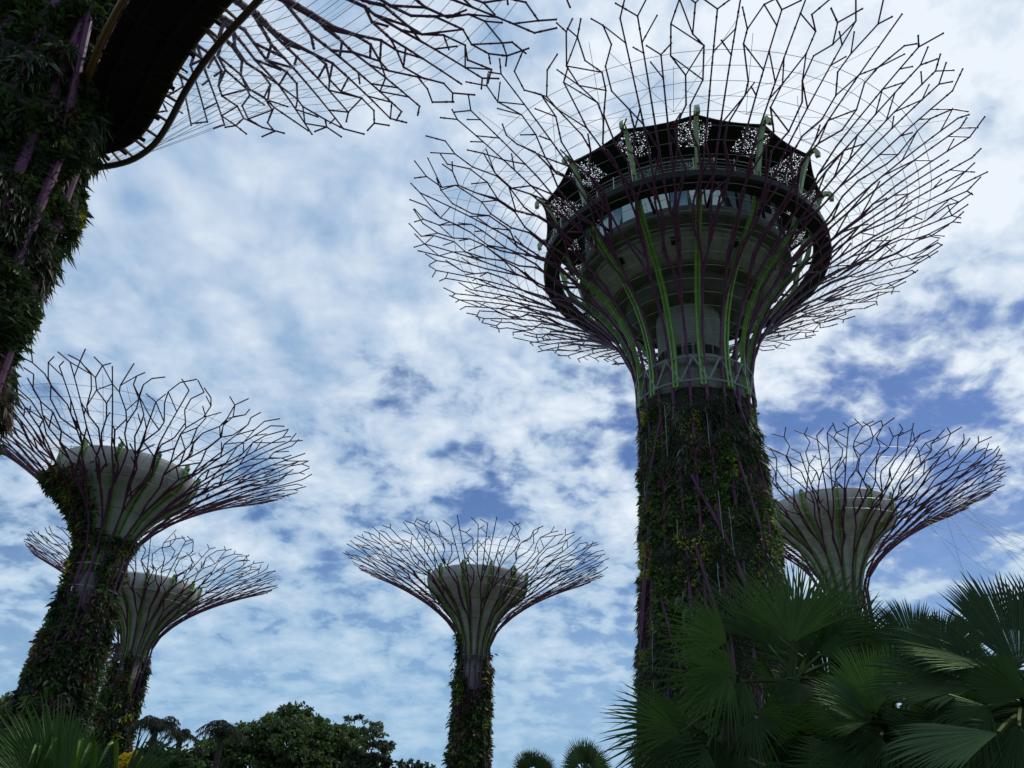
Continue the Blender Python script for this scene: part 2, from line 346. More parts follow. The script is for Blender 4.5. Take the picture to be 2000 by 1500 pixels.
def branches(root, cg, rng, nrib, levels, nrim, r0, r1, joint=False, zbase=0.0, embed=0.0, align=None, twist=.16, sides=6):
    """ribs run up the trunk, spread over the horn, split twice on the way and zigzag to the rim like open honeycomb; one mesh for each rib with its forks"""
    A = cg.arc_rim(); lv = A * np.concatenate([[0], np.cumsum(np.linspace(1.25, .85, levels))]) / np.linspace(1.25, .85, levels).sum()
    sp = 2 * np.pi / nrim; per = nrim // nrib                          # strands that each rib ends in
    ph = rng.uniform(0, 1) * sp if align is None else align - sp * (per - 1) / 2
    def rad(j): return r0 + (r1 - r0) * min(1, j / levels * 1.2)
    strands = []
    for k in range(nrib):
        c0 = ph + sp * (k * per + (per - 1) / 2) + (rng.uniform(-.25, .25) * sp if k or align is None else 0)
        s1 = int(levels * rng.uniform(.16, .30))
        halves = [(0, per // 2), (per // 2, per)]
        for h0, h1 in halves:
            c1 = ph + sp * (k * per + (h0 + h1 - 1) / 2) + rng.uniform(-.2, .2) * sp
            for q in range(h0, h1):
                s2 = int(levels * rng.uniform(.36, .66))
                c2 = ph + sp * (k * per + q) + rng.uniform(-.12, .12) * sp
                strands.append((k, c0, s1, c1, s2, c2, h0, h1, q))
    ns = len(strands); TH = np.zeros((ns, levels + 1)); LV = np.zeros((ns, levels + 1))
    style = rng.uniform(0, 1, ns); dj = {}
    for i, (k, c0, s1, c1, s2, c2, h0, h1, q) in enumerate(strands):
        phase = rng.integers(0, 2); lastmove = 0; x = 0.0
        for j in range(levels + 1):
            f1 = np.clip((j - s1) / 2.0, 0, 1); f2 = np.clip((j - s2) / 1.5, 0, 1)
            th = c0 + (c1 - c0) * f1 + (c2 - c1) * f2
            if j > s1 + 1 and style[i] > .42:   # zigzag: two levels one way, two levels back, now and then a straight run
                w = [(0, 1, 1, 0), (1, 1, 0, 0)][phase][(j + 2 * (i % 2)) % 4] - .5
                amp = min(.46 * (lv[min(j + 1, levels)] - lv[j - 1]) * .5 / cg.at_arc(lv[j])[0], sp * (.62 if f2 >= 1 else .8))
                key = (k, round(c1, 3), j) if f2 <= 0 else (k, i, j)
                th += dj.setdefault(key, w * amp * 1.25 + rng.normal(0, .06) * sp)
            TH[i, j] = th
            key = (k, j) if f1 <= 0 else ((k, round(c1, 3), j) if f2 <= 0 else (k, i, j))
            LV[i, j] = lv[j] + dj.setdefault(('l',) + key, rng.uniform(-.22, .22) * (lv[1] if j > 1 else 0))
    ribs = [[] for _ in range(nrib)]; seen = set()
    def node(i, j): r, z = cg.at_arc(LV[i, j]); return cg.pt(np.float64(TH[i, j]), r, z)
    for k in range(nrib):
        c0 = next(s[1] for s in strands if s[0] == k)
        zz = np.linspace(zbase, cg.zn, 9); tt = c0 + np.linspace(rng.uniform(-twist, twist), 0, 9)
        P = cg.pt(tt, cg.r(zz) - embed * np.clip((cg.zn - zz) / 3, 0, 1), zz)
        for a_, b_ in zip(P[:-1], P[1:]): ribs[k].append((a_, b_, r0, r0))
    for i, st in enumerate(strands):
        k = st[0]; end = levels - (rng.integers(0, 3) if rng.uniform() < .28 else 0)
        for j in range(end):
            key = (k, round(TH[i, j], 4), round(TH[i, j + 1], 4), j)
            if key in seen: continue
            seen.add(key); ribs[k].append((node(i, j), node(i, j + 1), rad(j), rad(j + 1)))
        P0 = node(i, end); th = TH[i, end]; ds = lv[-1] - lv[-2]
        e = np.array([math.cos(th), math.sin(th), 0]); tg = np.array([-e[1], e[0], 0]); P_ = P0 - node(i, end - 1); up = unit(P_ * np.array([1, 1, 1.])); 
        for sg in ([-1, 1] if rng.uniform() < .40 else ([rng.choice([-1, 1])] if rng.uniform() < .75 else [0])):
            ribs[k].append((P0, P0 + unit(up * rng.uniform(.5, 1.1) + sg * tg * rng.uniform(.5, 1.0)) * ds * rng.uniform(.55, 1.15), r1, r1))
        for j in range(int(levels * .36), end):  # twigs reaching toward, or meeting, the next strand
            if rng.uniform() < .54:
                i2 = (i + rng.choice([-1, 1])) % ns; dth = (TH[i2, j + 1] - TH[i, j] + np.pi) % (2 * np.pi) - np.pi
                if abs(dth) < .1 * sp or abs(dth) > 2.6 * sp: continue
                f = 1.0 if rng.uniform() < .70 else rng.uniform(.5, .8)
                Q = node(i, j) + (cg.pt(np.float64(TH[i, j] + dth), *cg.at_arc(LV[i2, j + 1])) - node(i, j)) * f
                ribs[k].append((node(i, j), Q, rad(j) * .9, rad(j + 1) * .9))
    for k in range(nrib):
        mb = MB(); S = ribs[k]
        P0 = np.array([s[0] for s in S]); P1 = np.array([s[1] for s in S]); ra = np.array([s[2] for s in S]); rb = np.array([s[3] for s in S])
        mb.add(*segs(P0, P1, ra, rb, sides))
        if joint:                              # bolted collars and cable lugs along the tubes
            d = P1 - P0; ln = np.linalg.norm(d, axis=1); ok = (ln > .8) & (rng.uniform(0, 1, len(ln)) < .5); f = rng.uniform(.2, .8, (ok.sum(), 1))
            c = P0[ok] + d[ok] * f; dd = unit(d[ok])
            mb.add(*segs(c - dd * .07, c + dd * .07, rb[ok] * 1.35, rb[ok] * 1.35, 6))
            mb.add(*segs(P1 - unit(d) * .05, P1 + unit(d) * .05, rb * 1.2, rb * 1.2, 6))
        mb.build("branch", STEEL, root)

def cable_net(root, cg, rng, nrings, a0, a1, rad, nseg, hook=None, name="cable_net"):
    mb = MB(); A = cg.arc_rim()
    for f in np.linspace(a0, a1, nrings):
        rr, zz = cg.at_arc(A * f); t = np.linspace(0, 2 * np.pi, nseg, endpoint=False) + rng.uniform(0, .1)
        mb.add(*sweep(cg.pt(t, np.full(nseg, rr * .985), zz + .02), rad, 4, closed=True))
    if hook:
        n, r_h, z_h = hook
        for k in range(n):
            th = 2 * np.pi * k / n; P = cg.pt(np.float64(th), r_h, z_h)
            for dt, f in ((-.42, .80), (-.2, .93), (0, .86), (.2, .97), (.42, .84)):
                rr, zz = cg.at_arc(A * f); Q = cg.pt(np.float64(th + dt), rr, zz)
                mb.add(*segs(P, Q, rad * .8, rad * .8, 4))
    return mb.build(name, CABLE, root)

SPECIES = np.array([(.028, .050, .014), (.045, .078, .020), (.024, .034, .016), (.190, .200, .022), (.070, .046, .028), (.075, .095, .062), (.080, .115, .026), (.07, .032, .04)])
def species_colour(th01, h01, rng, bias, nx, ny):
    score = np.stack([VNoise(rng, nx, ny)(th01, h01) * .85 + VNoise(rng, nx * 3, ny * 3)(th01, h01) * .35 + b for b in bias], 1)
    s = score.argmax(1); c = SPECIES[s] * rng.uniform(.55, 1.5, (len(s), 1)) * (1 + rng.normal(0, .08, (len(s), 3)))
    return s, np.clip(c, .003, 1)
def green_wall(root, cg, rng, ztop, n, lsize, bias, lump=.35, nx=14, ny=16, r_in=0.0, shell=True, frayed=1.5, bright=1.0, name="climbing_foliage"):
    """planted skin of the trunk: a lumpy mat under thousands of strap leaves of several species"""
    mb = MB(); nz, nt = 90, 110
    n1, n2 = VNoise(rng, 22, 40), VNoise(rng, 60, 110)
    if shell:
        z = np.linspace(-.2, ztop, nz); T, Z = np.meshgrid(np.linspace(0, 1, nt, endpoint=False), np.linspace(0, 1, nz))
        dr = (n1(T.ravel(), Z.ravel()).reshape(T.shape) - .6) * lump + (n2(T.ravel(), Z.ravel()).reshape(T.shape) - .5) * lump * .5 - .12 - r_in
        V, Fs = lathe(cg.cx, cg.cy, np.stack([cg.r(z), z], 1), nt, dr=dr); mb.add(V, Fs, slot=1)
    th = rng.uniform(0, 1, n); h = rng.uniform(0, 1, n)
    top = ztop - frayed * VNoise(rng, 40, 2)(th, np.full(n, .3)) ** 2
    z = h * top
    s, col = species_colour(th, h, rng, bias, nx, ny); col = col * bright
    r = cg.r(z) + (n1(th, h) - .6) * lump + (n2(th, h) - .5) * lump * .5 - .15 - r_in
    a = th * 2 * np.pi; out = np.stack([np.cos(a), np.sin(a), np.zeros(n)], 1); tan = np.stack([-np.sin(a), np.cos(a), np.zeros(n)], 1)
    hang = np.where((s == 2) | (s == 4) | (s == 5), -1.0, .25)[:, None]
    D = out * rng.uniform(.25, 1.1, (n, 1)) + tan * rng.normal(0, .55, (n, 1)) + np.array([0, 0, 1.]) * (hang + rng.normal(0, .45, (n, 1)))
    L = lsize * rng.uniform(.5, 1.5, n) * np.array([1.0, 1.05, 1.6, .75, 1.25, 2.0, .8, .9])[s]
    mb.add(*leaves(cg.pt(a, r, z), D, L, L * np.array([.24, .52, .15, .46, .18, .10, .40, .35])[s], rng), col=np.repeat(col, 5, 0))
    o = mb.build(name, [LEAF, SOIL] if shell else [LEAF], root)
    return o
def rib_vines(root, cg, rng, ztop, ncol, per, lsize, bias, r_core, name="climbing_foliage"):
    """looser planting: vines round the core and up single ribs, with open slits between"""
    mb = MB(); nz, nt = 70, 60
    z = np.linspace(-.2, ztop, nz); T, Z = np.meshgrid(np.linspace(0, 1, nt, endpoint=False), np.linspace(0, 1, nz)); n1 = VNoise(rng, 16, 30)
    dr = (n1(T.ravel(), Z.ravel()).reshape(T.shape) - .6) * .35 - .1
    V, Fs = lathe(cg.cx, cg.cy, np.stack([np.full(nz, r_core), z * .8], 1), nt, dr=dr); mb.add(V, Fs, slot=1)
    n = ncol * per
    k = rng.integers(0, ncol, n); th = (k + .3 + rng.normal(0, .19, n)) / ncol; h = rng.uniform(0, 1, n) ** 1.15
    zt = ztop * (.62 + .50 * rng.uniform(0, 1, ncol))[k]; zz = h * zt
    gap = VNoise(rng, ncol, 26)(k / ncol + .5 / ncol, h); keep = gap > .30 - .25 * (1 - h); th, zz, h, k = th[keep], zz[keep], h[keep], k[keep]; n = len(th)
    a = th * 2 * np.pi; s, col = species_colour(th, h, rng, bias, 12, 14)
    col = col * 1.5; fat = .12 + .24 * VNoise(rng, ncol, 30)(k / ncol, h)
    r = cg.r(zz) + rng.normal(0, 1, n) * fat * .6 - .02
    m2 = int(n * .7); a2 = rng.uniform(0, 2 * np.pi, m2); h2 = rng.uniform(0, 1, m2); z2 = h2 * ztop * (.72 + .34 * VNoise(rng, 11, 2)(a2 / 6.2832, np.full(m2, .4))); s2, col2 = species_colour(a2 / 6.283, h2, rng, bias, 12, 14); col2 = col2 * 1.5
    r2 = r_core + rng.uniform(-.1, .35, m2)
    a = np.concatenate([a, a2]); r = np.concatenate([r, r2]); zz = np.concatenate([zz, z2]); col = np.concatenate([col, col2]); n = len(a)
    D = rng.normal(0, .7, (n, 3)) + np.stack([np.cos(a), np.sin(a), np.zeros(n)], 1) * .4 + np.array([0, 0, -.25])
    L = lsize * rng.uniform(.5, 1.6, n)
    mb.add(*leaves(cg.pt(a, r, zz), D, L, L * .38, rng), col=np.repeat(col, 5, 0))
    for q in range(26):                        # loose tendrils hanging in the air
        a0 = rng.uniform(0, 2 * np.pi); z0 = rng.uniform(.25, 1.05) * ztop; r0 = float(cg.r(z0)) + .05
        m = 7; t = np.linspace(0, 1, m); P = cg.pt(a0 + t * rng.normal(0, .15), r0 + t * rng.uniform(.15, .7), z0 + t * rng.uniform(-.6, .2) - t * t * .5)
        mb.add(*sweep(P, .012, 3), col=(.03, .03, .015)); Pm = P[1:].repeat(3, 0); mb.add(*leaves(Pm, rng.normal(0, 1, Pm.shape), .16, .07, rng), col=(.03, .05, .015))
    return mb.build(name, [LEAF, SOIL], root)

def lattice(root, cg, rng, z0, z1, n, rad, name="diagonal_brace", out=.06):
    for k in range(n):
        th = rng.uniform(0, 2 * np.pi); za = rng.uniform(z0, z1 - (z1 - z0) * .25); zb = za + (z1 - z0) * rng.uniform(.18, .34); sg = rng.choice([-1, 1])
        t = np.linspace(0, 1, 6); zz = za + (zb - za) * t; tt = th + sg * t * rng.uniform(.25, .55)
        MB().add(*sweep(cg.pt(tt, cg.r(zz) + out, zz), rad, 6)).build(name, STEEL, root)

def small_tower(base, zr, R, zn, rn, rb, seed, label, nrib=16, levels=13, nrim=96, r0=.078, r1=.035, fz=.55, leaf=.34, nleaf=900, mossy=False, nfin=12, lean=0.0, ex=1.78, bias=(.1, .05, .12, -.12, .08, -.05, -.05, -.02)):
    rng = np.random.default_rng(seed); cx, cy = base
    root = thing("steel_tree_tower", (cx, cy, 0), label, "tree tower", "steel tree towers standing in the garden")
    cg = Cage(cx, cy, zn, rn, zr, R, rb, ex, .12)
    rc = rn * .62
    MB().add(*lathe(cx, cy, [(rc * 1.15, 0), (rc, zn * .6), (rc, zn + R * .10)], 40, cap_top=True)).build("core_column", CONCRETE, root, True)
    # funnel under the crown
    fp = np.array([(.085, .07), (.092, .11), (.110, .19), (.138, .27), (.175, .35), (.228, .42), (.292, .485), (.355, .53), (.38, .57), (.388, .61), (.388, .655), (.38, .668), (.366, .668), (.36, .60)]) * R
    fp[:, 1] += zn - R * .03; fp[:, 0] = np.maximum(fp[:, 0], rc + .03)
    fun = MB().add(*lathe(cx, cy, fp, 72)).build("funnel", FUNNEL, root, True)
    zt = fp[11, 1]
    MB().add(*lathe(cx, cy, [(.01, zt - .3), (.36 * R, zt - .3)], 72)).build("funnel_cover", FUNNEL, fun)
    for k in range(nfin):
        th = 2 * np.pi * (k + .5) / nfin; mb = MB(); e = np.array([math.cos(th), math.sin(th), 0]); tn = np.array([-e[1], e[0], 0])
        for sg in (-1, 1):
            off = tn * sg * .0095 * R
            P = np.array([[cx, cy, 0] + e * (r + .10) + [0, 0, z] + off for r, z in fp[:11]] + [[cx, cy, 0] + e * (fp[10, 0] + .16) + [0, 0, zt + .1] + off])
            P[0] -= [0, 0, R * .04]
            mb.add(*sweep(P, 0, flat=(tn, .0075 * R, .22)))
        c = np.array([cx, cy, zt + .12]) + e * (fp[10, 0] + .1); mb.add(*box(c, e * .12, tn * .007 * R, np.array([0, 0, .15])))
        mb.build("fin", GREENP, root)
    for k in range(nfin):                      # thin stays crossing the funnel's face
        th = 2 * np.pi * k / nfin; mb = MB()
        for dt in (-.12, .12):
            mb.add(*segs(cg.pt(np.float64(th), .40 * R, zt - .15 * R), cg.pt(np.float64(th + dt), .43 * R, zt - .02 * R), .02, .02, 4))
        mb.build("funnel_stay", CABLE, fun)
    branches(root, cg, rng, nrib, levels, nrim, r0, r1, embed=.10)
    cable_net(root, cg, rng, 14, .06, .90, .013 * R / 10, 44, (nfin, .39 * R, zt + .2))
    mb = MB()
    for z in (zn * .93, zn + .03 * R): mb.add(*lathe(cx, cy, [(cg.r(z) - .03, z - .03), (cg.r(z), z - .03), (cg.r(z), z + .03), (cg.r(z) - .03, z + .03)], 40, closed=True))
    mb.build("neck_ring", GREYST, root)
    lattice(root, cg, rng, zn * .4, zn * 1.0, 8, r0 * .7, out=-.08)
    rib_vines(root, cg, rng, zn * fz, 13, nleaf, leaf, bias, rc * 1.25)
    if mossy:                                  # creepers that have reached the left side of the bowl
        n = 5200; mb = MB(); side = math.atan2(-.5, -.87)
        a = side + rng.normal(0, .38, n); f = rng.uniform(0.05, .50, n) ; rr, zz = cg.at_arc(cg.arc_rim() * f)
        g = rng.uniform(0, 1, n) ** .7; rf = np.interp(zz, fp[:11, 1], fp[:11, 0]); r = rf + (rr - rf) * (.35 + .65 * g)
        s, col = species_colour((a % 6.283) / 6.283, f, rng, (.1, .05, .1, .05, .12, -.1, 0, -.1), 40, 14)
        D = rng.normal(0, .8, (n, 3)) + np.array([0, 0, -.2]); L = .34 * rng.uniform(.5, 1.5, n)
        mb.add(*leaves(cg.pt(a, r, zz), D, L, L * .4, rng), col=np.repeat(col, 5, 0))
        n = 1500; a = rng.uniform(0, 6.283, n); f = .13 + rng.normal(0, .025, n); rr, zz = cg.at_arc(cg.arc_rim() * np.clip(f, .02, .3))
        mb.add(*leaves(cg.pt(a, rr * .97, zz), rng.normal(0, .8, (n, 3)), .3, .12, rng), col=np.repeat(species_colour(a / 6.283, f, rng, (0, 0, 0, .25, 0, 0, .2, 0), 9, 5)[1], 5, 0))
        mb.build("crown_creeper", LEAF, root)
    if lean:                                   # stands slightly out of plumb, about the sight line
        from mathutils import Quaternion
        root.rotation_mode = 'QUATERNION'; root.rotation_quaternion = Quaternion((cx / math.hypot(cx, cy), cy / math.hypot(cx, cy), 0), lean)
    return root, cg

def axis(px, py, d): p = at_d(px, py, d); return (p[0], p[1])
small_tower(axis(926, 1283, 71), 22.5, 11.27, 14.2, 1.3, 1.6, 11, "slender tree tower standing alone in the open middle of the view", fz=1.04, nleaf=2800)
small_tower(axis(180, 1090, 52), 22.1, 10.2, 13.9, 1.45, 2.05, 23, "nearer left tree tower with creepers on one side of its pale funnel", fz=1.06, leaf=.28, nleaf=4600, mossy=True, lean=math.radians(1.9))
small_tower(axis(258, 1250, 80), 21.8, 10.5, 13.6, 1.4, 1.7, 37, "farther left tree tower half hidden behind a nearer leaning one", fz=1.0, nleaf=2800, lean=math.radians(1.6))
T4, cg4 = small_tower(axis(1630, 1050, 98), 38.2, 18.4, 24.8, 2.5, 3.4, 41, "white funnelled tree tower behind the largest trunk, above the fan palms", nrib=18, levels=14, nrim=108, r0=.12, r1=.055, fz=.8, nleaf=600, leaf=.5)

# ------------------------------------------------------------------ the tallest tower with its round deck
def tall_tower():
    rng = np.random.default_rng(5); cx, cy = axis(1354, 750, 57.0)
    root = thing("steel_tree_tower", (cx, cy, 0), "tallest tree tower carrying a round glazed deck under its wide branching crown", "tree tower", "steel tree towers standing in the garden")
    cg = Cage(cx, cy, 31.2, 4.45, 48.4, 22.9, 6.1, 2.5)
    ce = np.array([cx, cy, 0.])
    col_ = [(3.9, 29), (3.9, 32.6), (4.15, 32.8), (4.15, 33.5), (2.75, 33.8), (2.6, 34.0), (2.6, 39.4)]
    core = MB().add(*lathe(cx, cy, col_, 72)).build("core_column", CONCRETE, root)
    step = [(2.62, 39.2), (3.9, 39.3), (4.3, 39.5), (5.0, 40.4), (5.0, 40.7), (6.2, 40.75)]
    band = [(6.0, 40.72), (6.35, 40.8), (7.0, 41.25), (7.75, 42.05), (7.8, 42.3), (8.05, 42.32), (8.05, 42.5), (7.7, 42.52)]
    lip = [(7.6, 42.4), (8.0, 42.75), (8.6, 43.0), (8.85, 43.1), (8.9, 43.3), (8.9, 43.95), (8.6, 44.05), (.01, 44.1)]
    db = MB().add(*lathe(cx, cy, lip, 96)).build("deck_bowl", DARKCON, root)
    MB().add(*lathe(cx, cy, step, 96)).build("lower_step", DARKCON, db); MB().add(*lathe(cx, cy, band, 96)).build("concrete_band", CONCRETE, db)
    for k in range(20):
        th = 2 * np.pi * k / 20; e = np.array([math.cos(th), math.sin(th), 0]); tn = np.array([-e[1], e[0], 0])
        MB().add(*box(ce + e * 2.62 + [0, 0, 34.7], e * .06, tn * .29, np.array([0, 0, .7]))).build("dark_opening", DARKST, core)
        if k % 2 == 0: MB().add(*box(ce + e * 7.45 + [0, 0, 41.75], e * .3, tn * .25, np.array([0, 0, .22]))).build("bowl_vent", DARKST, db)
    # glass drum
    V, Fs = lathe(cx, cy, [(8.55, 44.05), (8.55, 49.3)], 40); mid = V[Fs[0]].mean(1) - ce
    bear = np.degrees(np.arctan2(mid[:, 1], mid[:, 0])) ; to_eye = math.degrees(math.atan2(-cy, -cx)); off = (bear - to_eye + 180) % 360 - 180
    cl = (off > 22) & (off < 62) | (np.abs(off) > 128)
    gw = MB().add(V, [Fs[0][~cl]]).add(V, [Fs[0][cl]], slot=1); gw = gw.build("glass_wall", [GLASS, CLEAR], root)
    for k in range(40):
        th = 2 * np.pi * k / 40; e = np.array([math.cos(th), math.sin(th), 0]); tn = np.array([-e[1], e[0], 0])
        if k % 2 == 0: MB().add(*box(ce + e * 8.62 + [0, 0, 46.7], e * .07, tn * .05, np.array([0, 0, 2.55]))).build("mullion", DARKST, gw)
    MB().add(*lathe(cx, cy, [(2.4, 44.12), (2.4, 49.25)], 32)).build("inner_core", DARKCON, root)
    # ring terrace
    ring = [(10.7, 43.75), (11.9, 43.8), (12.05, 43.95), (12.05, 44.5), (11.85, 44.62), (10.8, 44.62), (10.65, 44.45), (10.65, 43.85)]
    rt_ = MB().add(*lathe(cx, cy, ring, 96, closed=True)).build("ring_terrace", DARKST, root)
    for k in range(14):                        # brackets between bowl and ring
        th = 2 * np.pi * (k + .5) / 14; e = np.array([math.cos(th), math.sin(th), 0])
        MB().add(*segs(ce + e * 8.8 + [0, 0, 43.7], ce + e * 10.8 + [0, 0, 43.95], .12, .12, 6)).build("ring_bracket", DARKST, rt_)
    mb = MB(); t = np.linspace(0, 2 * np.pi, 96, endpoint=False)
    for z in (45.85, 45.5, 45.15, 44.85): mb.add(*sweep(np.stack([cx + 11.75 * np.cos(t), cy + 11.75 * np.sin(t), np.full(96, z)], 1), .03 if z > 45.7 else .016, 5, closed=True))
    e = np.stack([np.cos(t[::2]), np.sin(t[::2]), 0 * t[::2]], 1); mb.add(*segs(ce + e * 11.75 + [0, 0, 44.5], ce + e * 11.8 + [0, 0, 45.95], .035, .035, 5))
    mb.build("railing", RAIL, rt_)
    # open roof: dark soffit with planted and perforated bays, scalloped edge
    ns = 14; ph0 = math.radians(-90 - 5 + 14.6) + math.atan2(cx, cy) * -1
    def roof_edge(tt):
        u = ((tt - ph0) / (2 * np.pi / ns)) % 1; return 12.3 - .55 * (4 * u * (1 - u))
    nt = ns * 12; tt = ph0 + np.arange(nt) * 2 * np.pi / nt
    mb = MB(); rows = []
    for f in (0, .12, .9, 1): 
        r = 8.9 + (roof_edge(tt) - 8.9) * f; rows.append(np.stack([cx + r * np.cos(tt), cy + r * np.sin(tt), np.full(nt, 49.4 + .45 * f)], 1))
    V = np.concatenate(rows); i = np.arange(nt); j = (i + 1) % nt
    for q in range(3):
        Q = np.stack([i, j, j + nt, i + nt], 1) + q * nt
        u = i % 12; perf = (q == 1) & ((u <= 2) | (u >= 9))
        mb.add(V, [Q[~perf]]) if (~perf).any() else None
        if perf.any(): mb.add(V, [Q[perf]], slot=1)
    n = 6500; a = rng.uniform(0, 2 * np.pi, n); u = ((a - ph0) / (2 * np.pi / ns)) % 1; kp = (u > .27) & (u < .73); a = a[kp]; n = len(a)
    f = rng.uniform(.05, 1, n); r = 8.9 + (roof_edge(a) - 8.9) * f
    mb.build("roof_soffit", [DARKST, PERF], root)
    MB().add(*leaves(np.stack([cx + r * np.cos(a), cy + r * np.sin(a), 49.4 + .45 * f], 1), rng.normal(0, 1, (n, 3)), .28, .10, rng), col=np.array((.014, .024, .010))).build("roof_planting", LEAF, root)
    MB().add(*sweep(rows[3] + [0, 0, .03], .07, 6, closed=True)).build("roof_edge_tube", DARKST, root)
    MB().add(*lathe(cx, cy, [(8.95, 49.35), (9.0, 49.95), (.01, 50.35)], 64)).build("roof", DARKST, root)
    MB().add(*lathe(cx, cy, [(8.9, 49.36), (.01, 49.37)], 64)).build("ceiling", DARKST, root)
    prof = np.array([(4.45, 30.6), (4.4, 32.5), (4.55, 34.5), (5.0, 36.5), (5.75, 38.4), (6.9, 40.2), (8.2, 41.6), (9.3, 42.7), (10.0, 43.6), (10.35, 44.5), (10.8, 46.3)])
    hook = np.array([(10.8, 46.3), (11.4, 48.2), (11.95, 49.6), (12.2, 50.05), (12.5, 50.25), (12.8, 50.15), (12.95, 49.8), (12.9, 49.4)])
    for k in range(ns):
        th = ph0 + 2 * np.pi * k / ns; e = np.array([math.cos(th), math.sin(th), 0]); tn = np.array([-e[1], e[0], 0])
        mb = MB()
        for sg in (-1, 1): mb.add(*sweep(np.array([ce + e * r + [0, 0, z] + tn * sg * .15 for r, z in prof]), 0, flat=(tn, .13, .34)))
        mb.add(*sweep(np.array([ce + e * (r - .04) + [0, 0, z] for r, z in prof]), 0, flat=(tn, .17, .10)))
        fin = mb.build("fin", GREENP, root)
        mb = MB().add(*sweep(np.array([ce + e * r + [0, 0, z] for r, z in hook]), 0, flat=(tn, .34, .34)))
        mb.build("hook", GREENH, fin)
    branches(root, cg, rng, 22, 15, 110, .125, .056, joint=True, embed=.22)
    cable_net(root, cg, rng, 24, .03, .90, .022, 56, (ns, 12.5, 50.2))
    # neck truss
    mb = MB()
    for z in (31.0, 33.0): mb.add(*sweep(cg.pt(np.linspace(0, 2 * np.pi, 56, endpoint=False), np.full(56, 4.55), z), .10, 6, closed=True))
    for k in range(28):
        a0, a1 = 2 * np.pi * k / 28, 2 * np.pi * (k + 1) / 28; za, zb = (31.0, 33.0) if k % 2 else (33.0, 31.0)
        mb.add(*segs(cg.pt(np.float64(a0), 4.55, za), cg.pt(np.float64(a1), 4.55, zb), .09, .09, 6))
    mb.build("neck_truss", GREYST, root)
    lattice(root, cg, rng, 5, 33, 18, .12, out=-.02)
    green_wall(root, cg, rng, 30.6, 64000, .32, (.08, .07, .08, .03, .07, 0, .03, -.12), lump=.5, nx=15, ny=10, bright=1.75)
    for k in range(44):                        # pale drip lines down the planting
        th = rng.uniform(0, 2 * np.pi); za = rng.uniform(4, 28); zb = za + rng.uniform(1, 4.5); zz = np.linspace(za, zb, 6)
        MB().add(*sweep(cg.pt(np.full(6, th) + rng.normal(0, .004, 6), cg.r(zz) + .16, zz), .016, 4)).build("drip_line", CABLE, root)
tall_tower()

# ------------------------------------------------------------------ the near tower, upper left
def near_tower():
    rng = np.random.default_rng(8); D = 24.2; az = math.radians(-41.2); cx, cy = D * math.sin(az), D * math.cos(az)
    root = thing("steel_tree_tower", (cx, cy, 0), "nearest tree tower, leafy dark trunk at the left edge with branches overhead", "tree tower", "steel tree towers standing in the garden")
    cg = Cage(cx, cy, 28.9, 2.2, 42.0, 20.2, 2.8, 2.3)
    MB().add(*lathe(cx, cy, [(1.5, 0), (1.4, 20), (1.4, 31)], 40, cap_top=True)).build("core_column", CONCRETE, root, True)
    fp = np.array([(1.6, 29), (2.2, 31.5), (3.4, 34), (5.2, 36.2), (6.8, 37.6), (7.4, 39), (7.4, 40.5)])
    MB().add(*lathe(cx, cy, fp, 72)).build("funnel", FUNNEL, root, True)
    for k in range(16):
        th = 2 * np.pi * k / 16; e = np.array([math.cos(th), math.sin(th), 0]); tn = np.array([-e[1], e[0], 0])
        MB().add(*sweep(np.array([[cx, cy, 0] + e * (r + .12) + [0, 0, z] for r, z in fp]), 0, flat=(tn, .3, .25))).build("fin", GREENP, root)
    d = ray(62, 470); d2 = d[:2] / math.hypot(d[0], d[1]); b_ = d2 @ np.array([cx, cy]); t_ = b_ - math.sqrt(max(0, b_ * b_ - (cx * cx + cy * cy) + 2.35 ** 2)); q_ = d2 * t_ - np.array([cx, cy])
    branches(root, cg, rng, 14, 15, 112, .16, .056, joint=True, embed=.24, align=math.atan2(q_[1], q_[0]), twist=.04, sides=10)
    cable_net(root, cg, rng, 20, .2, .93, .017, 52)
    lattice(root, cg, rng, 6, 27, 9, .13)
    green_wall(root, cg, rng, 26.5, 80000, .30, (.12, .08, .14, -.13, -.02, -.04, -.05, -.1), lump=.75, nx=12, ny=18)
    return root, cg
T1, cg1 = near_tower()

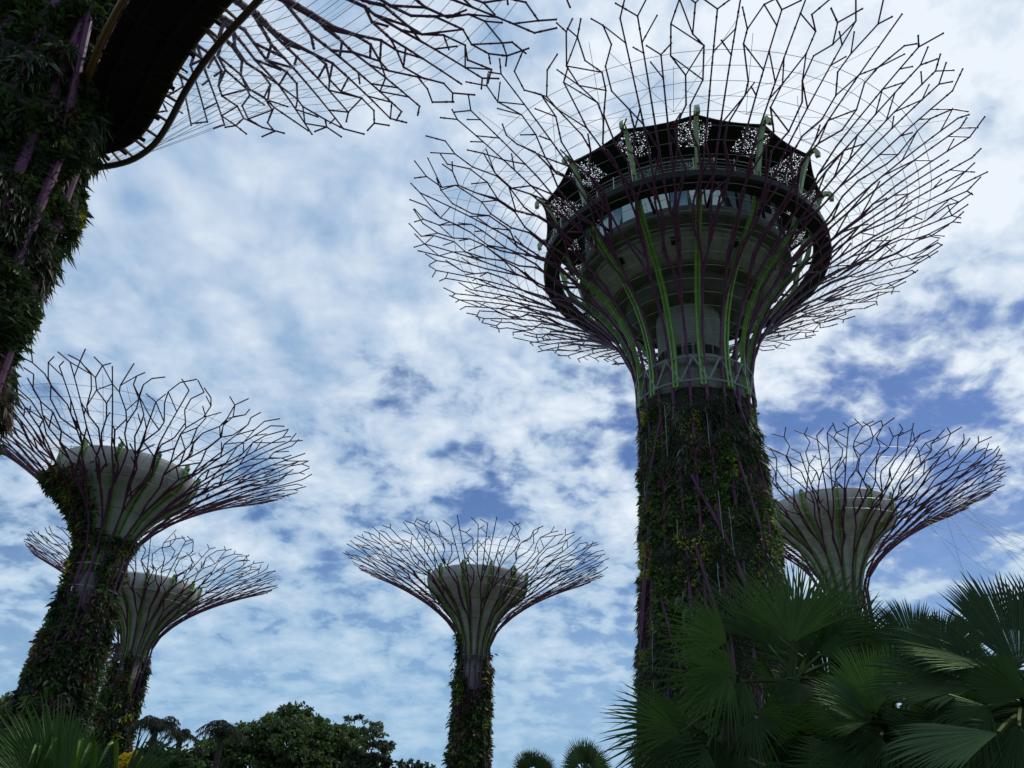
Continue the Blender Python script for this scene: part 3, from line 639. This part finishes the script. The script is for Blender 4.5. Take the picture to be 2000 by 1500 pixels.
# ------------------------------------------------------------------ aerial walkway slung from two towers
def walkway():
    ZW = 22.0
    outer_px = [(185, 329), (225, 322), (262, 310), (300, 283), (330, 240), (360, 182), (400, 120), (450, 60), (510, -5)]
    out = np.array([at_z(x, y, ZW)[:2] for x, y in outer_px]); 
    c1 = np.array([cg1.cx, cg1.cy])
    # continue round the trunk at one end and overhead at the other
    first = out[0] - c1; a0 = math.atan2(first[1], first[0]); r0 = np.hypot(*first)
    pre = np.array([c1 + (r0 + .3 * k) * np.array([math.cos(a0 + .16 * k), math.sin(a0 + .16 * k)]) for k in range(9, 0, -1)])
    d = unit(out[-1] - out[-3]); q = out[-1]
    post = np.array([q + d * 4, q + d * 8 + [.8, 0], [6, 4], [18, -4], [36, -4], [56, 6], [72, 24], [80, 46], [78, 66], [68, 80], [cg4.cx + 9, cg4.cy - 6], [cg4.cx + 5, cg4.cy + 4]])
    ctrl = np.concatenate([pre, out, post])
    P = []                                     # Catmull-Rom through the control points
    for i in range(1, len(ctrl) - 2):
        p0, p1, p2, p3 = ctrl[i - 1:i + 3]; n = max(3, int(np.hypot(*(p2 - p1)) / 1.2))
        for t in np.linspace(0, 1, n, endpoint=False):
            P.append(.5 * (2 * p1 + (p2 - p0) * t + (2 * p0 - 5 * p1 + 4 * p2 - p3) * t * t + (3 * p1 - p0 - 3 * p2 + p3) * t ** 3))
    P = np.array(P); T = unit(np.gradient(P, axis=0)); Nn = np.stack([-T[:, 1], T[:, 0]], 1)
    # side toward the trunk is 'in'
    k0 = len(P) // 12; sgn = np.sign(((c1 - P[k0]) * Nn[k0]).sum()); IN = Nn * sgn
    n = len(P); z3 = lambda A, z: np.concatenate([A, np.full((len(A), 1), z)], 1)
    root = thing("aerial_walkway", (*P[12], 0), "curving elevated walkway with dark underside and red brown edge tube", "walkway")
    W0, W1 = .35, 2.45
    def strip(o0, o1, z0, z1):
        a, b, c_, d_ = z3(P + IN * o0, z0), z3(P + IN * o1, z0), z3(P + IN * o1, z1), z3(P + IN * o0, z1)
        V = np.stack([a, b, c_, d_], 1).reshape(-1, 3); i = np.arange(4); j = (i + 1) % 4
        Q = (np.stack([i, j, j + 4, i + 4], 1)[None] + np.arange(n - 1)[:, None, None] * 4).reshape(-1, 4); return V, [Q, np.array([[3, 2, 1, 0]]), np.array([[0, 1, 2, 3]]) + (n - 1) * 4]
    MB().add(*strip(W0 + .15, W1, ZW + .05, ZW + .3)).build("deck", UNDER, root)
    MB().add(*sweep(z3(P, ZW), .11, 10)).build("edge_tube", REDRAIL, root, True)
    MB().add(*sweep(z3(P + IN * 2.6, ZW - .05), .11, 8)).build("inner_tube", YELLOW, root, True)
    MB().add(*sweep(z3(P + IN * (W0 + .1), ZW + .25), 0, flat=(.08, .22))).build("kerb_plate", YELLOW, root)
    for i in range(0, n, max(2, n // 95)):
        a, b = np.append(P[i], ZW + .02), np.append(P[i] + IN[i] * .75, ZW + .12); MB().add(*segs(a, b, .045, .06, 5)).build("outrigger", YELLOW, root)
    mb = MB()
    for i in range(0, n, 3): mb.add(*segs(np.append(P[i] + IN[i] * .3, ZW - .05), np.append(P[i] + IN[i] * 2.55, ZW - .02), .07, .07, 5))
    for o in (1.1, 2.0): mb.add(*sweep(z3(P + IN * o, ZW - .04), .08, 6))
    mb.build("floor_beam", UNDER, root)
    for o, nm in ((W0 + .2, "railing"), (W1 - .1, "railing")):
        mb = MB()
        for h in (.5, .8, 1.1, 1.4): mb.add(*sweep(z3(P + IN * o, ZW + .3 + h), .018, 4))
        for i in range(0, n, 2): mb.add(*segs(np.append(P[i] + IN[i] * o, ZW + .28), np.append(P[i] + IN[i] * o, ZW + 1.75), .025, .025, 4))
        mb.build(nm, RAIL, root)
    # stays up to the crowns
    for cg, lo, hi, f in ((cg1, 6, 40, .70), (cg4, n - 44, n - 2, .62)):
        rr, zz = cg.at_arc(cg.arc_rim() * f)
        for i in np.linspace(lo, min(hi, n - 1), 26).astype(int):
            v = P[i] - np.array([cg.cx, cg.cy]); dist = np.hypot(*v); th = math.atan2(v[1], v[0])
            if dist > 45: continue
            f2 = f + .24 * (np.random.default_rng(i).uniform() - .3); rr, zz = cg.at_arc(cg.arc_rim() * f2)
            q = cg.pt(np.float64(th), rr, zz)
            MB().add(*segs(np.append(P[i], ZW), q, .009 if cg is cg1 else .016, .009 if cg is cg1 else .016, 4)).build("stay_cable", CABLE, root)
walkway()

# ------------------------------------------------------------------ palms
PC = {'deep': (.011, .024, .006), 'mid': (.021, .042, .008), 'pale': (.038, .064, .030), 'bright': (.034, .072, .009), 'grey': (.009, .017, .007), 'blue': (.012, .022, .011)}
def fan(mb, hub, tip, roll, spread, nseg, fused, col, rng, droop=.08, vfold=.15, curl=.1, wid=1.0, bent=0.0, tipcol=None):
    """one palmate blade: pleated segments joined to 'fused', free pointed tips beyond"""
    hub = np.asarray(hub, float); m = np.asarray(tip, float) - hub; L = np.linalg.norm(m); m /= L
    n = EYE - hub; n = unit(n - m * n.dot(m)); s = np.cross(m, n)
    cr, sr = math.cos(roll), math.sin(roll); n, s = n * cr + s * sr, s * cr - n * sr
    sp = math.radians(spread); A = np.linspace(-sp / 2, sp / 2, nseg) ; da = sp / (nseg - 1)
    us = np.array([.02, .25, fused * .75, fused, fused + (1 - fused) * .4, fused + (1 - fused) * .75, 1.0])
    Vs = []; cols = []; K = len(us)
    if tipcol is None and rng.uniform() < .35: tipcol = (.05, .042, .016)
    for a in A:
        l = L * (1 - .28 * (abs(a) / (sp / 2 + 1e-6)) ** 1.6) * rng.uniform(.93, 1.05); a2 = a + rng.normal(0, .12) * da
        d = math.cos(a2) * m + math.sin(a2) * s; t = -math.sin(a2) * m + math.cos(a2) * s
        bend = rng.uniform(.3, 1.0) if rng.uniform() < bent else 0.0
        dr = droop * (rng.uniform(.3, 2.0) if rng.uniform() > .1 else rng.uniform(2, 5)); cut = rng.uniform(.72, 1) if rng.uniform() < .12 else 1.0; l *= cut; c = np.array(col) * rng.uniform(.75, 1.3)
        for u in us:
            free = max(0, u - fused) / (1 - fused)
            hw = math.tan(da / 2) * min(u, fused) * l * 1.14 * (1 if u < fused else wid)
            hw *= 1 if u <= fused else max(0.02, (1 - free) ** .7 * (1 - .1 * free))
            p = hub + d * l * u + n * (abs(math.sin(a2)) * vfold * u * l - curl * u * u * l * math.cos(a2)) + np.array([0, 0, -1.]) * (dr * free ** 1.7 * l * .8 + bend * l * (1 - fused) * free)
            if bend: p = p - d * l * (1 - fused) * free * bend * .45
            pl = hw * .42
            Vs += [p - t * hw, p + n * pl, p + t * hw]; 
            cc = c if tipcol is None or free < .8 else c * .4 + np.array(tipcol) * .6
            cols += [cc] * 3
    V = np.array(Vs); b = (np.arange(nseg)[:, None] * K + np.arange(K - 1)[None]).ravel()[:, None] * 3
    mb.add(V, [b + np.array([[0, 1, 4, 3]]), b + np.array([[1, 2, 5, 4]])], col=np.array(cols))
def petiole(mb, a, b, r0, r1, col, sag=.06):
    a, b = np.asarray(a, float), np.asarray(b, float); t = np.linspace(0, 1, 7)[:, None]
    P = a + (b - a) * t + np.array([0, 0, 1.]) * sag * 4 * t * (1 - t) * np.linalg.norm(b - a) * .5
    mb.add(*sweep(P, np.linspace(r0, r1, 7), 5), col=col)
def palm_trunk(root, x, y, h, r, rng):
    mb = MB(); z = np.linspace(0, h, 26); dr = rng.normal(0, r * .08, (26, 18)) + (np.arange(26) % 2)[:, None] * r * .10
    mb.add(*lathe(x, y, np.stack([r * (1.15 - .2 * z / h), z], 1), 18, cap_top=True, dr=dr)); mb.build("trunk", BARK, root)

def fan_palm(label, crown_px, D, fronds, seed, trunk_r=.16, fill=6, fill_col='deep', style=dict(), fill_len=(.8, 1.2), fill_seg=(34, .45), name="fan_palm"):
    rng = np.random.default_rng(seed); c = at_d(*crown_px, D)
    root = thing(name, (c[0], c[1], 0), label, "palm", None)
    palm_trunk(root, c[0], c[1], max(.3, c[2] - .05), trunk_r, rng)
    for fr in fronds:
        (hx, hy, hd), (tx, ty, td), roll, spread, nseg, fused, colk = fr[:7]; kw = dict(style); kw.update(fr[7] if len(fr) > 7 else {})
        hub, tip = at_d(hx, hy, D + hd), at_d(tx, ty, D + td); mb = MB()
        fan(mb, hub, tip, roll, spread, nseg, fused, PC[colk], rng, **kw)
        fo = mb.build("frond", PALM, root); mb = MB(); petiole(mb, c + rng.normal(0, .03, 3), hub, .025, .014, np.array((.028, .038, .012))); mb.build("petiole", PALM, fo)
    rng = np.random.default_rng(seed + 900); away = math.atan2(c[1], c[0])
    for k in range(fill):                      # the rest of the crown: behind, and hanging low in front
        back = k % 3 > 0; az = away + (rng.uniform(-1.7, 1.7) if back else np.pi + rng.uniform(-1.2, 1.2)); el = rng.uniform(-.8, .15) if back else rng.uniform(-1.3, -.8); d = np.array([math.cos(az) * math.cos(el), math.sin(az) * math.cos(el), math.sin(el)])
        l = rng.uniform(*fill_len); hub = c + d * l * .6; mb = MB()
        fan(mb, hub, hub + d * l + np.array([0, 0, -.25 * l]), rng.uniform(-.7, .7), rng.uniform(140, 190), *fill_seg, PC[fill_col], rng, **style)
        fo = mb.build("frond", PALM, root); mb = MB(); petiole(mb, c, hub, .025, .014, np.array((.028, .038, .012))); mb.build("petiole", PALM, fo)
    return root

stiff = dict(droop=.09, vfold=.12, curl=.08, wid=.9, bent=.08)
fan_palm("narrow leafleted fan palm in front of the tallest trunk, highest of its clump", (1548, 1330), 8.6, [
    ((1580, 1275, .8), (1600, 1072, 1.0), .1, 130, 40, .45, 'deep'), ((1560, 1300, 1.3), (1530, 1175, 1.5), .2, 150, 40, .55, 'deep'), ((1655, 1290, 1.0), (1680, 1130, 1.2), -.1, 120, 40, .5, 'deep'), ((1548, 1255, 0), (1530, 1055, .1), .15, 120, 40, .42, 'mid'), ((1560, 1245, .4), (1645, 1080, .6), -.3, 110, 30, .42, 'mid'),
    ((1500, 1260, .3), (1395, 1085, .4), .3, 95, 32, .42, 'deep'), ((1600, 1280, .3), (1690, 1190, .5), .5, 100, 26, .5, 'deep'),
    ((1620, 1350, .9), (1590, 1210, 1.2), .2, 140, 40, .55, 'deep'), ((1580, 1380, .6), (1560, 1270, .8), .2, 140, 40, .55, 'deep'), ((1560, 1330, -.2), (1500, 1440, -.3), .4, 120, 26, .4, 'deep', dict(droop=.25)), ((1620, 1330, 0), (1690, 1420, 0), .4, 120, 26, .45, 'deep', dict(droop=.2))], 101, fill=9, style=stiff, fill_len=(.7, 1.0))
fan_palm("fan palm with spiky bent leaf tips reaching left of the tallest trunk", (1440, 1385), 7.4, [
    ((1420, 1255, .2), (1275, 1185, .2), .2, 105, 30, .42, 'mid'), ((1440, 1315, -.2), (1305, 1262, -.3), .35, 90, 24, .40, 'mid', dict(tipcol=(.10, .12, .05))),
    ((1425, 1320, -.3), (1335, 1420, -.4), .3, 110, 22, .36, 'mid', dict(droop=.35, bent=.35)), ((1450, 1330, -.3), (1420, 1470, -.35), .5, 100, 22, .38, 'deep', dict(droop=.3, bent=.3)),
    ((1330, 1432, -.5), (1172, 1390, -.8), .2, 70, 20, .38, 'mid', dict(bent=0)), ((1340, 1455, -.4), (1180, 1462, -.6), .3, 60, 16, .38, 'deep', dict(droop=.12, bent=0)),
    ((1470, 1405, -.4), (1500, 1500, -.6), .3, 130, 26, .4, 'deep', dict(droop=.25)), ((1380, 1460, -.4), (1290, 1540, -.5), .3, 130, 26, .4, 'deep', dict(droop=.3, bent=.3)),
    ((1480, 1395, -.4), (1600, 1390, -.5), .3, 90, 22, .4, 'deep', dict(droop=.2))], 102, fill=12, style=stiff, fill_len=(.6, .9))
fine = dict(droop=.03, vfold=.22, curl=.14, wid=.95)
fan_palm("dense fan palm with fine toothed rim, behind the largest fan at right", (1800, 1330), 9.4, [
    ((1790, 1280, .3), (1735, 1158, .4), .3, 110, 54, .72, 'deep'), ((1750, 1330, .6), (1760, 1200, .9), .1, 150, 54, .74, 'deep'), ((1850, 1340, .7), (1850, 1215, 1.0), .1, 150, 54, .74, 'deep'), ((1840, 1290, .5), (1860, 1175, .7), -.3, 115, 54, .72, 'deep'),
    ((1690, 1270, .2), (1600, 1215, .3), .4, 100, 44, .70, 'deep'), ((1760, 1300, 0), (1650, 1260, 0), .4, 90, 40, .7, 'deep')], 103, fill=9, style=fine, fill_seg=(54, .72), fill_len=(.7, 1.0))
fan_palm("large dark fan palm at the right edge with saw toothed upright fronds", (2020, 1390), 6.6, [
    ((1990, 1310, .1), (1905, 1100, .2), .35, 82, 46, .74, 'blue', dict(vfold=.3)), ((2060, 1300, .4), (2050, 1090, .6), .2, 90, 40, .66, 'deep', dict(vfold=.1)),
    ((1945, 1300, -.2), (1722, 1222, -.4), .95, 80, 40, .78, 'grey'), ((1960, 1330, -.2), (1820, 1250, -.3), .7, 90, 44, .74, 'deep'),
    ((1900, 1345, -.4), (1680, 1315, -.7), 1.0, 80, 40, .80, 'grey'), ((2000, 1360, -.5), (1880, 1290, -.6), .4, 110, 44, .7, 'deep'),
    ((1950, 1432, -1.0), (1725, 1452, -1.3), .95, 60, 30, .72, 'pale', dict(vfold=.05, droop=.02)), ((1990, 1420, -.7), (1900, 1560, -.9), .5, 130, 34, .6, 'deep', dict(droop=.2)),
    ((1930, 1380, -.6), (1800, 1460, -.8), .6, 110, 30, .55, 'deep', dict(droop=.25, bent=.3))], 104, fill=12, style=fine, trunk_r=.2, fill_seg=(54, .7), fill_len=(.6, .9))
fan_palm("brighter green fan palm low down between the darker clumps", (1740, 1430), 6.9, [
    ((1712, 1390, -.2), (1640, 1255, -.2), .25, 120, 52, .66, 'bright'), ((1700, 1400, -.3), (1585, 1330, -.5), .75, 75, 36, .74, 'pale'),
    ((1695, 1410, -.4), (1580, 1390, -.6), .6, 70, 32, .7, 'mid'), ((1745, 1370, 0), (1745, 1250, 0), .3, 80, 34, .68, 'bright'),
    ((1720, 1440, -.4), (1640, 1500, -.6), .5, 120, 30, .5, 'deep', dict(droop=.25)), ((1760, 1440, -.5), (1770, 1530, -.7), .4, 130, 30, .5, 'deep', dict(droop=.25, bent=.3)),
    ((1690, 1450, -.4), (1560, 1470, -.6), .5, 90, 28, .5, 'deep', dict(droop=.2))], 105, fill=9, style=fine, fill_len=(.5, .75), fill_seg=(50, .68))
fan_palm("fan palm in the lower left corner below the leaning trunks", (110, 1560), 5.4, [
    ((105, 1540, 0), (68, 1352, 0), .1, 70, 30, .62, 'mid'), ((125, 1540, -.1), (160, 1392, -.1), -.2, 70, 30, .60, 'mid'), ((90, 1550, .1), (-10, 1385, .2), .3, 75, 30, .55, 'mid'),
    ((130, 1540, .1), (235, 1440, .1), -.4, 75, 30, .55, 'deep'), ((60, 1560, -.2), (-50, 1480, -.3), .4, 80, 24, .5, 'deep'), ((140, 1555, -.2), (225, 1500, -.3), .2, 60, 22, .5, 'deep')], 106, fill=5, style=dict(droop=.05, vfold=.1, curl=.06, wid=1.0), fill_len=(.35, .5))
for px, py, D, hh, seed, lab in ((1040, 1518, 42, 52, 61, "small distant fan palm beside the middle trunk"), (1138, 1508, 38, 62, 62, "taller distant fan palm just left of the spiky leaf tips")):
    rng = np.random.default_rng(seed); c = at_d(px, py, D); root = thing("fan_palm", (c[0], c[1], 0), lab, "palm"); palm_trunk(root, c[0], c[1], c[2], .2, rng)
    Lp = hh / F * D * .55
    for k in range(22):
        az = rng.uniform(0, 2 * np.pi); el = rng.uniform(-.25, 1.45); d = np.array([math.cos(az) * math.cos(el), math.sin(az) * math.cos(el), math.sin(el)]); hub = c + d * Lp * .55; mb = MB()
        fan(mb, hub, hub + d * Lp * 1.2, rng.uniform(-.8, .8), 150, 24, .42, (.045, .07, .03), rng, droop=.02, vfold=.1, curl=.02); petiole(mb, c, hub, .03, .02, np.array((.028, .038, .012))); mb.build("frond", PALM, root)

def feather_palm(px, py, D, Lf, nf, seed, label):
    rng = np.random.default_rng(seed); c = at_d(px, py, D); root = thing("feather_palm", (c[0], c[1], 0), label, "palm"); palm_trunk(root, c[0], c[1], c[2], .22, rng)
    for k in range(nf):
        az = 2 * np.pi * k / nf + rng.normal(0, .2); el = rng.uniform(.65, 1.4); t = np.linspace(0, 1, 22)
        h = np.array([math.cos(az), math.sin(az), 0]); P = c + h * (Lf * .8 * math.cos(el) * t + Lf * .42 * t * t)[:, None] + np.array([0, 0, 1.]) * (Lf * math.sin(el) * 1.5 * t - Lf * 1.12 * t ** 2.3)[:, None]
        mb = MB().add(*sweep(P, np.linspace(.04, .008, 22), 4), col=(.03, .035, .02)); T = unit(np.gradient(P, axis=0)); sd = unit(np.cross(T, [0, 0, 1.]))
        for rep_ in range(2):
            for sg in (-1, 1):
                D2 = sd * sg + T * .55 + np.array([0, 0, -.55]) + rng.normal(0, .15, P.shape); ll = Lf * .30 * np.sin(np.pi * np.clip(t * .9 + .1, 0, 1)) ** .7 + .08
                mb.add(*leaves(P[1:] + rng.normal(0, .03, P[1:].shape), D2[1:], ll[1:], .075, rng, droop=.5), col=(.030, .042, .030))
        mb.build("frond", LEAFT, root)
feather_palm(303, 1432, 70, 2.4, 10, 71, "tall feather palm right of the leaning left trunks")
feather_palm(352, 1446, 78, 1.7, 9, 72, "smallest feather palm, second from the left trunks")
feather_palm(432, 1440, 74, 2.4, 9, 73, "drooping feather palm against the left side of the dense tree")

# ------------------------------------------------------------------ broadleaf trees and shrubs
def broad_tree(clumps, D, base_px, seed, label, col, leaf, n, name="broadleaf_tree", cat="tree", group=None, wid=.55, trunk_r=.35, hole=.0):
    """clumps: (px, py, radius px, depth offset m) of the crown seen from here; each is a ball of leaf sprays round a limb end"""
    rng = np.random.default_rng(seed); b = at_d(*base_px, D); base = np.array([b[0], b[1], 0])
    root = thing(name, base, label, cat, group)
    cs = [(at_d(x, y, D + o), r / F * D * 1.05) for x, y, r, o in clumps]
    mean = np.mean([c for c, _ in cs], 0); fork = base * .6 + mean * .4; fork[2] = max(.6, mean[2] * .5)
    mb = MB(); t = np.linspace(0, 1, 7)[:, None]; mb.add(*sweep(base + (fork - base) * t + rng.normal(0, .04, (7, 3)), np.linspace(trunk_r, trunk_r * .6, 7), 9))
    for c, r in cs:
        t = np.linspace(0, 1, 8)[:, None]; P = fork + (c - fork) * t + np.array([0, 0, 1.]) * np.sin(t * np.pi) * .06 * np.linalg.norm(c - fork) + rng.normal(0, .06, (8, 3)) * t; mb.add(*sweep(P, np.linspace(trunk_r * .4, .03, 8), 6))
        for q in range(7): mb.add(*segs(c, c + unit(rng.normal(0, 1, 3)) * r * .8, .03, .012, 4))
    mb.build("trunk", BARK, root)
    mb = MB(); tot = sum(r ** 2 for _, r in cs)
    for c, r in cs:
        m = max(60, int(n * r ** 2 / tot)); ns = max(8, m // 26)
        dirs = unit(rng.normal(0, 1, (ns, 3))); rad = rng.uniform(.35, 1.08, (ns, 1)) ** .6
        sc = c + dirs * rad * r * np.array([1.05, 1.05, .75]); k = rng.integers(0, ns, m)
        P = sc[k] + rng.normal(0, 1, (m, 3)) * r * np.array([.12, .12, .06])
        cc = np.array(col) * rng.uniform(.6, 1.5, (ns, 1))[k] * rng.uniform(.7, 1.35, (m, 1)) * (1 + rng.normal(0, .05, (m, 3)))
        L = leaf * rng.uniform(.6, 1.4, m)
        mb.add(*leaves(P, rng.normal(0, 1, (m, 3)) + dirs[k] * .7, L, L * wid, rng), col=np.repeat(np.clip(cc, .004, 1), 5, 0))
    mb.build("crown", LEAFT, root); return root
broad_tree([(575, 1408, 34, 0), (540, 1425, 34, -1), (478, 1440, 30, 2), (615, 1425, 32, 1), (500, 1455, 38, -2), (450, 1465, 38, 0), (560, 1455, 48, -3), (625, 1455, 42, -2), (670, 1448, 30, 0), (420, 1488, 40, -1), (500, 1495, 45, -3), (590, 1500, 48, -4), (660, 1490, 42, -3), (690, 1500, 38, -2), (585, 1393, 16, 1), (600, 1402, 14, 1), (525, 1405, 14, 0), (545, 1404, 13, 1)],
           92, (560, 1600), 81, "large dense dark green tree, widest of those along the horizon", (.046, .078, .024), .42, 26000)
broad_tree([(690, 1420, 22, 0), (715, 1425, 24, 1), (735, 1440, 22, 0), (748, 1458, 16, -1), (700, 1445, 26, -1), (725, 1465, 26, 1), (680, 1470, 22, 0), (745, 1480, 14, 0)], 97, (690, 1600), 82, "airy lighter tree with gaps of sky, right of the dense tree", (.06, .085, .045), .42, 2300)
broad_tree([(300, 1484, 30, 0), (330, 1495, 30, 1), (275, 1494, 26, 0), (365, 1500, 28, 1), (310, 1506, 36, 0)], 75, (310, 1600), 83, "dark bushy tree under the feather palms at left", (.030, .048, .026), .4, 7000)
broad_tree([(355, 1482, 16, 0), (372, 1495, 18, 0), (340, 1498, 18, 0)], 60, (360, 1600), 84, "light green shrub below the smallest feather palm", (.06, .10, .03), .25, 1500, "shrub", "shrub", trunk_r=.08)
broad_tree([(795, 1494, 14, 0), (782, 1500, 12, 0), (808, 1503, 14, 0)], 80, (790, 1600), 85, "small bush top on the horizon right of the dense tree", (.05, .07, .04), .35, 500, "shrub", "shrub", trunk_r=.08)
broad_tree([(825, 1496, 9, 0), (838, 1503, 10, 0)], 80, (830, 1600), 86, "sparse bush top nearest the middle trunk's left side", (.05, .07, .045), .3, 220, "shrub", "shrub", trunk_r=.06)
broad_tree([(258, 1482, 12, 0), (268, 1492, 13, 0), (250, 1495, 12, 0)], 30, (260, 1600), 87, "shrub covered in bright yellow flowers beside the left trunks", (.50, .36, .01), .14, 900, "flowering_shrub", "shrub", trunk_r=.05)
broad_tree([(290, 1498, 14, 0), (320, 1500, 18, 0), (350, 1503, 16, 0)], 34, (310, 1600), 88, "low leafy hedge shrub right of the yellow flowers", (.05, .09, .02), .18, 1500, "shrub", "shrub", trunk_r=.05)
broad_tree([(10, 1385, 22, 0), (35, 1390, 18, 0), (-10, 1400, 24, 0), (20, 1410, 22, 0)], 60, (10, 1600), 89, "pale yellow green tree at the far left edge behind the corner palm", (.16, .18, .08), .35, 1500)
broad_tree([(705, 1492, 26, 0), (740, 1500, 22, 0)], 70, (715, 1600), 90, "dark bush under the airy tree", (.03, .045, .02), .35, 1800, "shrub", "shrub", trunk_r=.08)

def strap_plant(px, py, D, seed, label, specs):
    rng = np.random.default_rng(seed); b = at_d(px, py, D); root = thing("strap_leaf_plant", (b[0], b[1], 0), label, "plant")
    st = np.array([b[0], b[1], 0.]); MB().add(*sweep(np.array([st, [b[0] + .02, b[1], b[2] * .5], b]), np.array([.05, .04, .03]), 7)).build("stem", BARK, root)
    for (tx, ty, bx, by, w, c) in specs:
        p1 = at_d(tx, ty, D - .15); p0 = at_d(bx, by, D); t = np.linspace(0, 1, 8)[:, None]; P = p0 + (p1 - p0) * t + np.array([0, 0, 1.]) * .10 * np.sin(np.pi * t)
        T = unit(np.gradient(P, axis=0)); sd = unit(np.cross(T, EYE - P)); hw = (w / F * D * np.sin(np.pi * np.clip(t * .78 + .2, 0, 1)) ** .8); up = unit(np.cross(sd, T))
        V = np.stack([P - sd * hw, P + up * hw * -.35, P + sd * hw], 1).reshape(-1, 3); i = np.arange(7)[:, None] * 3
        MB().add(V, [i + np.array([[0, 1, 4, 3]]), i + np.array([[1, 2, 5, 4]])], col=np.array(c)).build("leaf", PALM, root)
strap_plant(120, 1560, 3.6, 91, "broad strap leaved plant below the corner fan palm", [(150, 1478, 136, 1530, 5, (.03, .065, .008)), (100, 1470, 70, 1520, 3.5, (.012, .03, .008)), (56, 1492, 62, 1530, 4, (.015, .032, .006)), (70, 1494, 60, 1530, 4, (.015, .03, .007)),
    (158, 1490, 178, 1530, 5, (.025, .05, .008)), (192, 1496, 225, 1514, 4, (.035, .06, .012)), (88, 1482, 110, 1520, 3.5, (.015, .035, .01))])

def lamp_mast():
    D = 74; b = at_d(270, 1445, D); top = at_d(272, 1407, D)[2]; root = thing("lamp_mast", (b[0], b[1], 0), "thin dark mast with twin lamp heads beside the farther left trunk", "lamp post")
    p = np.array([b[0], b[1], 0.]); MB().add(*sweep(np.array([p, p + [0, 0, top * .6], p + [0, 0, top]]), np.array([.10, .08, .06]), 8)).build("pole", DARKST, root)
    MB().add(*segs(p + [-.45, 0, top], p + [.45, 0, top], .05, .05, 6)).build("crossarm", DARKST, root)
    for sx in (-.42, .42):
        MB().add(*box(p + [sx, -.05, top - .2], [.14, 0, 0], [0, .2, .05], [0, -.03, .14])).build("lamp_head", DARKST, root)
lamp_mast()
for o in bpy.data.objects:
    if '_org' in o: del o['_org']
